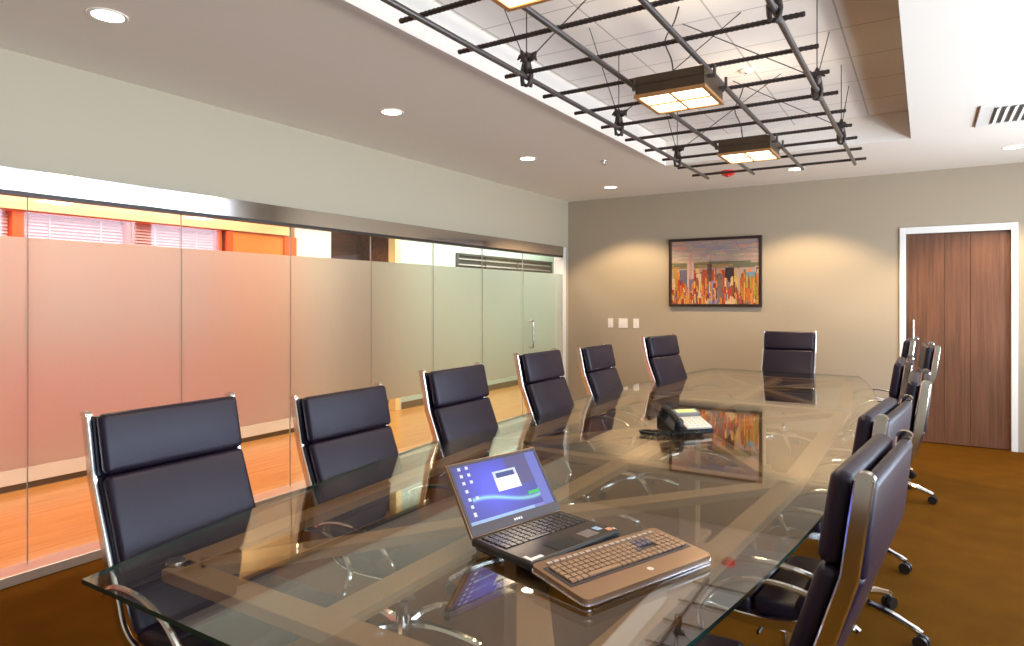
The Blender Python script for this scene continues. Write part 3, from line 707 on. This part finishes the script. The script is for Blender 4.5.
# ------------------------------------------------------------ external keyboard
def keyboard():
    ang = math.atan2(.432, .172)
    r = empty('computer_keyboard', (-.672, 1.632, .740), ang, 'full size bronze wireless keyboard on the glass table in front of the laptop', 'keyboard')
    W, D = .232, .105
    tilt = Matrix.Rotation(R(4.5), 4, 'X')
    M_BODY = mat('bronze_keyboard_shell', (.27, .155, .085), .32, .45)
    def rr(w, d, c, n=6):
        out = []
        for sx, sy, a0 in ((1, 1, 0), (-1, 1, 90), (-1, -1, 180), (1, -1, 270)):
            for k in range(n+1):
                a = R(a0+90*k/n); out.append((sx*(w-c)+c*math.cos(a), sy*(d-c)+c*math.sin(a)))
        return out
    mx = Matrix.Translation((0, 0, .016)) @ tilt
    def add(name, bm, m): bmesh.ops.transform(bm, matrix=mx, verts=bm.verts[:]); return link(name, bm, m, r)
    bm = B(); prism(bm, rr(W, D, .018), -.002, .010); add('body', bm, M_BODY)
    bm = B(); prism(bm, rr(W+.003, D+.003, .020), -.006, -.002); add('edge_trim', bm, mat('silver_trim', (.75, .72, .74), .2, .8))
    bm = B(); box(bm, -W+.012, -.040, .0095, W-.012, .070, .0115, bev=.0008); add('key_bed', bm, mat('dark_key_bed', (.035, .025, .03), .4))
    bm = B()
    for x in (-.18, .18): box(bm, x-.02, .080, -.022, x+.02, .092, -.006)
    for x in (-.18, .18): box(bm, x-.02, -.092, -.0095, x+.02, -.080, -.006)
    add('foot', bm, M_BLACK)
    bm = B(); lathe(bm, [(.009, .010), (.009, .0106)], 0.02, -.072, 16); add('maker_badge', bm, mat('badge', (.8, .72, .62), .3))
    M_K = mat('bronze_key', (.38, .235, .135), .32, .25); M_KD = mat('violet_grey_key', (.13, .10, .13), .35)
    base = {}
    def key(x, y, w, m):
        k = (round(w, 3), m.name)
        if k not in base:
            bm = B(); box(bm, -w/2, -.0073, 0, w/2, .0073, .006, bev=.0016); o = link('key', bm, m, r); base[k] = o
        else: o = base[k].copy(); C.objects.link(o)
        o.matrix_local = mx @ Matrix.Translation((x, y, .0115))
    p = .0192
    for j in range(5):
        y = .052-.0185*j
        for i in range(22):
            x = -.200+p*i
            if i in (15, 19): pass
            if j == 4 and 3 <= i <= 8: continue
            if j in (2,) and 15 <= i <= 17: continue
            key(x, y, .0158, M_KD if (15 <= i <= 17 and j in (0, 1)) or (j == 2 and i == 14) else M_K)
    key(-.200+p*5.5, .052-.0185*4, .110, M_K)
    bm = B()
    for i in range(18): box(bm, -.195+.0222*i, .078, .010, -.195+.0222*i+.016, .088, .0135, bev=.001)
    add('media_buttons', bm, mat('pale_button', (.52, .42, .34), .3))
keyboard()

# ------------------------------------------------------------ desk phone
def phone():
    r = empty('desk_phone', (-1.095, 3.53, .740), math.atan2(.30, .30), 'cream and black office desk phone with a lit green display on the glass table', 'telephone')
    # local: +x right, -y towards the user; wedge body
    M_BODY = mat('phone_cream', (.80, .72, .60), .4); W = .105
    def wedge(bm, x0, x1, y0, y1, h0, h1, zb=0):
        a = [bm.verts.new(c) for c in ((x0, y0, zb), (x1, y0, zb), (x1, y1, zb), (x0, y1, zb), (x0, y0, h0), (x1, y0, h0), (x1, y1, h1), (x0, y1, h1))]
        for f in ((0, 1, 2, 3), (4, 5, 6, 7), (0, 1, 5, 4), (1, 2, 6, 5), (2, 3, 7, 6), (3, 0, 4, 7)): bm.faces.new([a[i] for i in f])
    bm = B(); wedge(bm, -W-.02, W, -.095, .10, .022, .070); link('base', bm, M_BLACK, r)
    sl = (.070-.022)/.195; an = math.atan(sl); mx = Matrix.Translation((0, -.095, .022)) @ Matrix.Rotation(an, 4, 'X')
    def add(name, bm, m): bmesh.ops.transform(bm, matrix=mx, verts=bm.verts[:]); return link(name, bm, m, r, True)
    bm = B(); box(bm, -.045, .004, .0, W-.004, .140, .014, bev=.004); add('keypad_panel', bm, M_BODY)
    bm = B(); box(bm, -.045, .138, .0, W-.004, .200, .034, bev=.004, mx=None); add('display_housing', bm, mat('grey_phone_plastic', (.20, .19, .20), .4))
    # tilted display
    bm = B(); box(bm, -.030, .150, .033, W-.022, .185, .0355); 
    add('display', bm, mat('lcd', (.3, .4, .1), .3, emit=(.62, .78, .22), es=.8))
    k0 = None
    for j in range(5):
        for i in range(5):
            if k0 is None:
                bm = B(); box(bm, -.007, -.005, 0, .007, .005, .004, bev=.001); k0 = link('key', bm, mat('phone_key', (.66, .60, .52), .4), r); o = k0
            else: o = k0.copy(); C.objects.link(o)
            o.matrix_local = mx @ Matrix.Translation((-.028+.026*i, .022+.023*j, .0138))
    # handset in its cradle on the left
    bm = B(); hp = catmull([(-.090, .000, .024), (-.092, .018, .046), (-.092, .10, .050), (-.092, .178, .046), (-.090, .196, .024)], 5)
    tube(bm, hp, [.020]*3+[.022]*3+[.015]*(len(hp)-12)+[.022]*3+[.020]*3, 12)
    tube(bm, [(-.090, .005, .006), (-.090, .005, .030)], .026, 16); tube(bm, [(-.090, .190, .006), (-.090, .190, .030)], .026, 16)
    hs = add('handset', bm, M_BLACK)
    # coiled cord looping out to the left on the glass
    bm = B(); path = catmull([(-.09, -.10, .012), (-.05, -.125, .010), (.02, -.13, .010), (-.05, -.125, .010), (-.14, -.12, .010), (-.23, -.085, .010), (-.275, -.03, .010), (-.25, .00, .010), (-.19, -.03, .010), (-.12, -.08, .010), (-.10, -.085, .014)], 14)
    pts = []
    for i, p in enumerate(path):
        t = (path[min(i+1, len(path)-1)]-path[max(i-1, 0)]).normalized(); sd = Vector((-t.y, t.x, 0)); a = i*2.1
        pts.append(p+sd*.007*math.cos(a)+Vector((0, 0, .007*math.sin(a))))
    tube(bm, pts, .006, 6); link('cord', bm, M_BLACK, r, True)
phone()
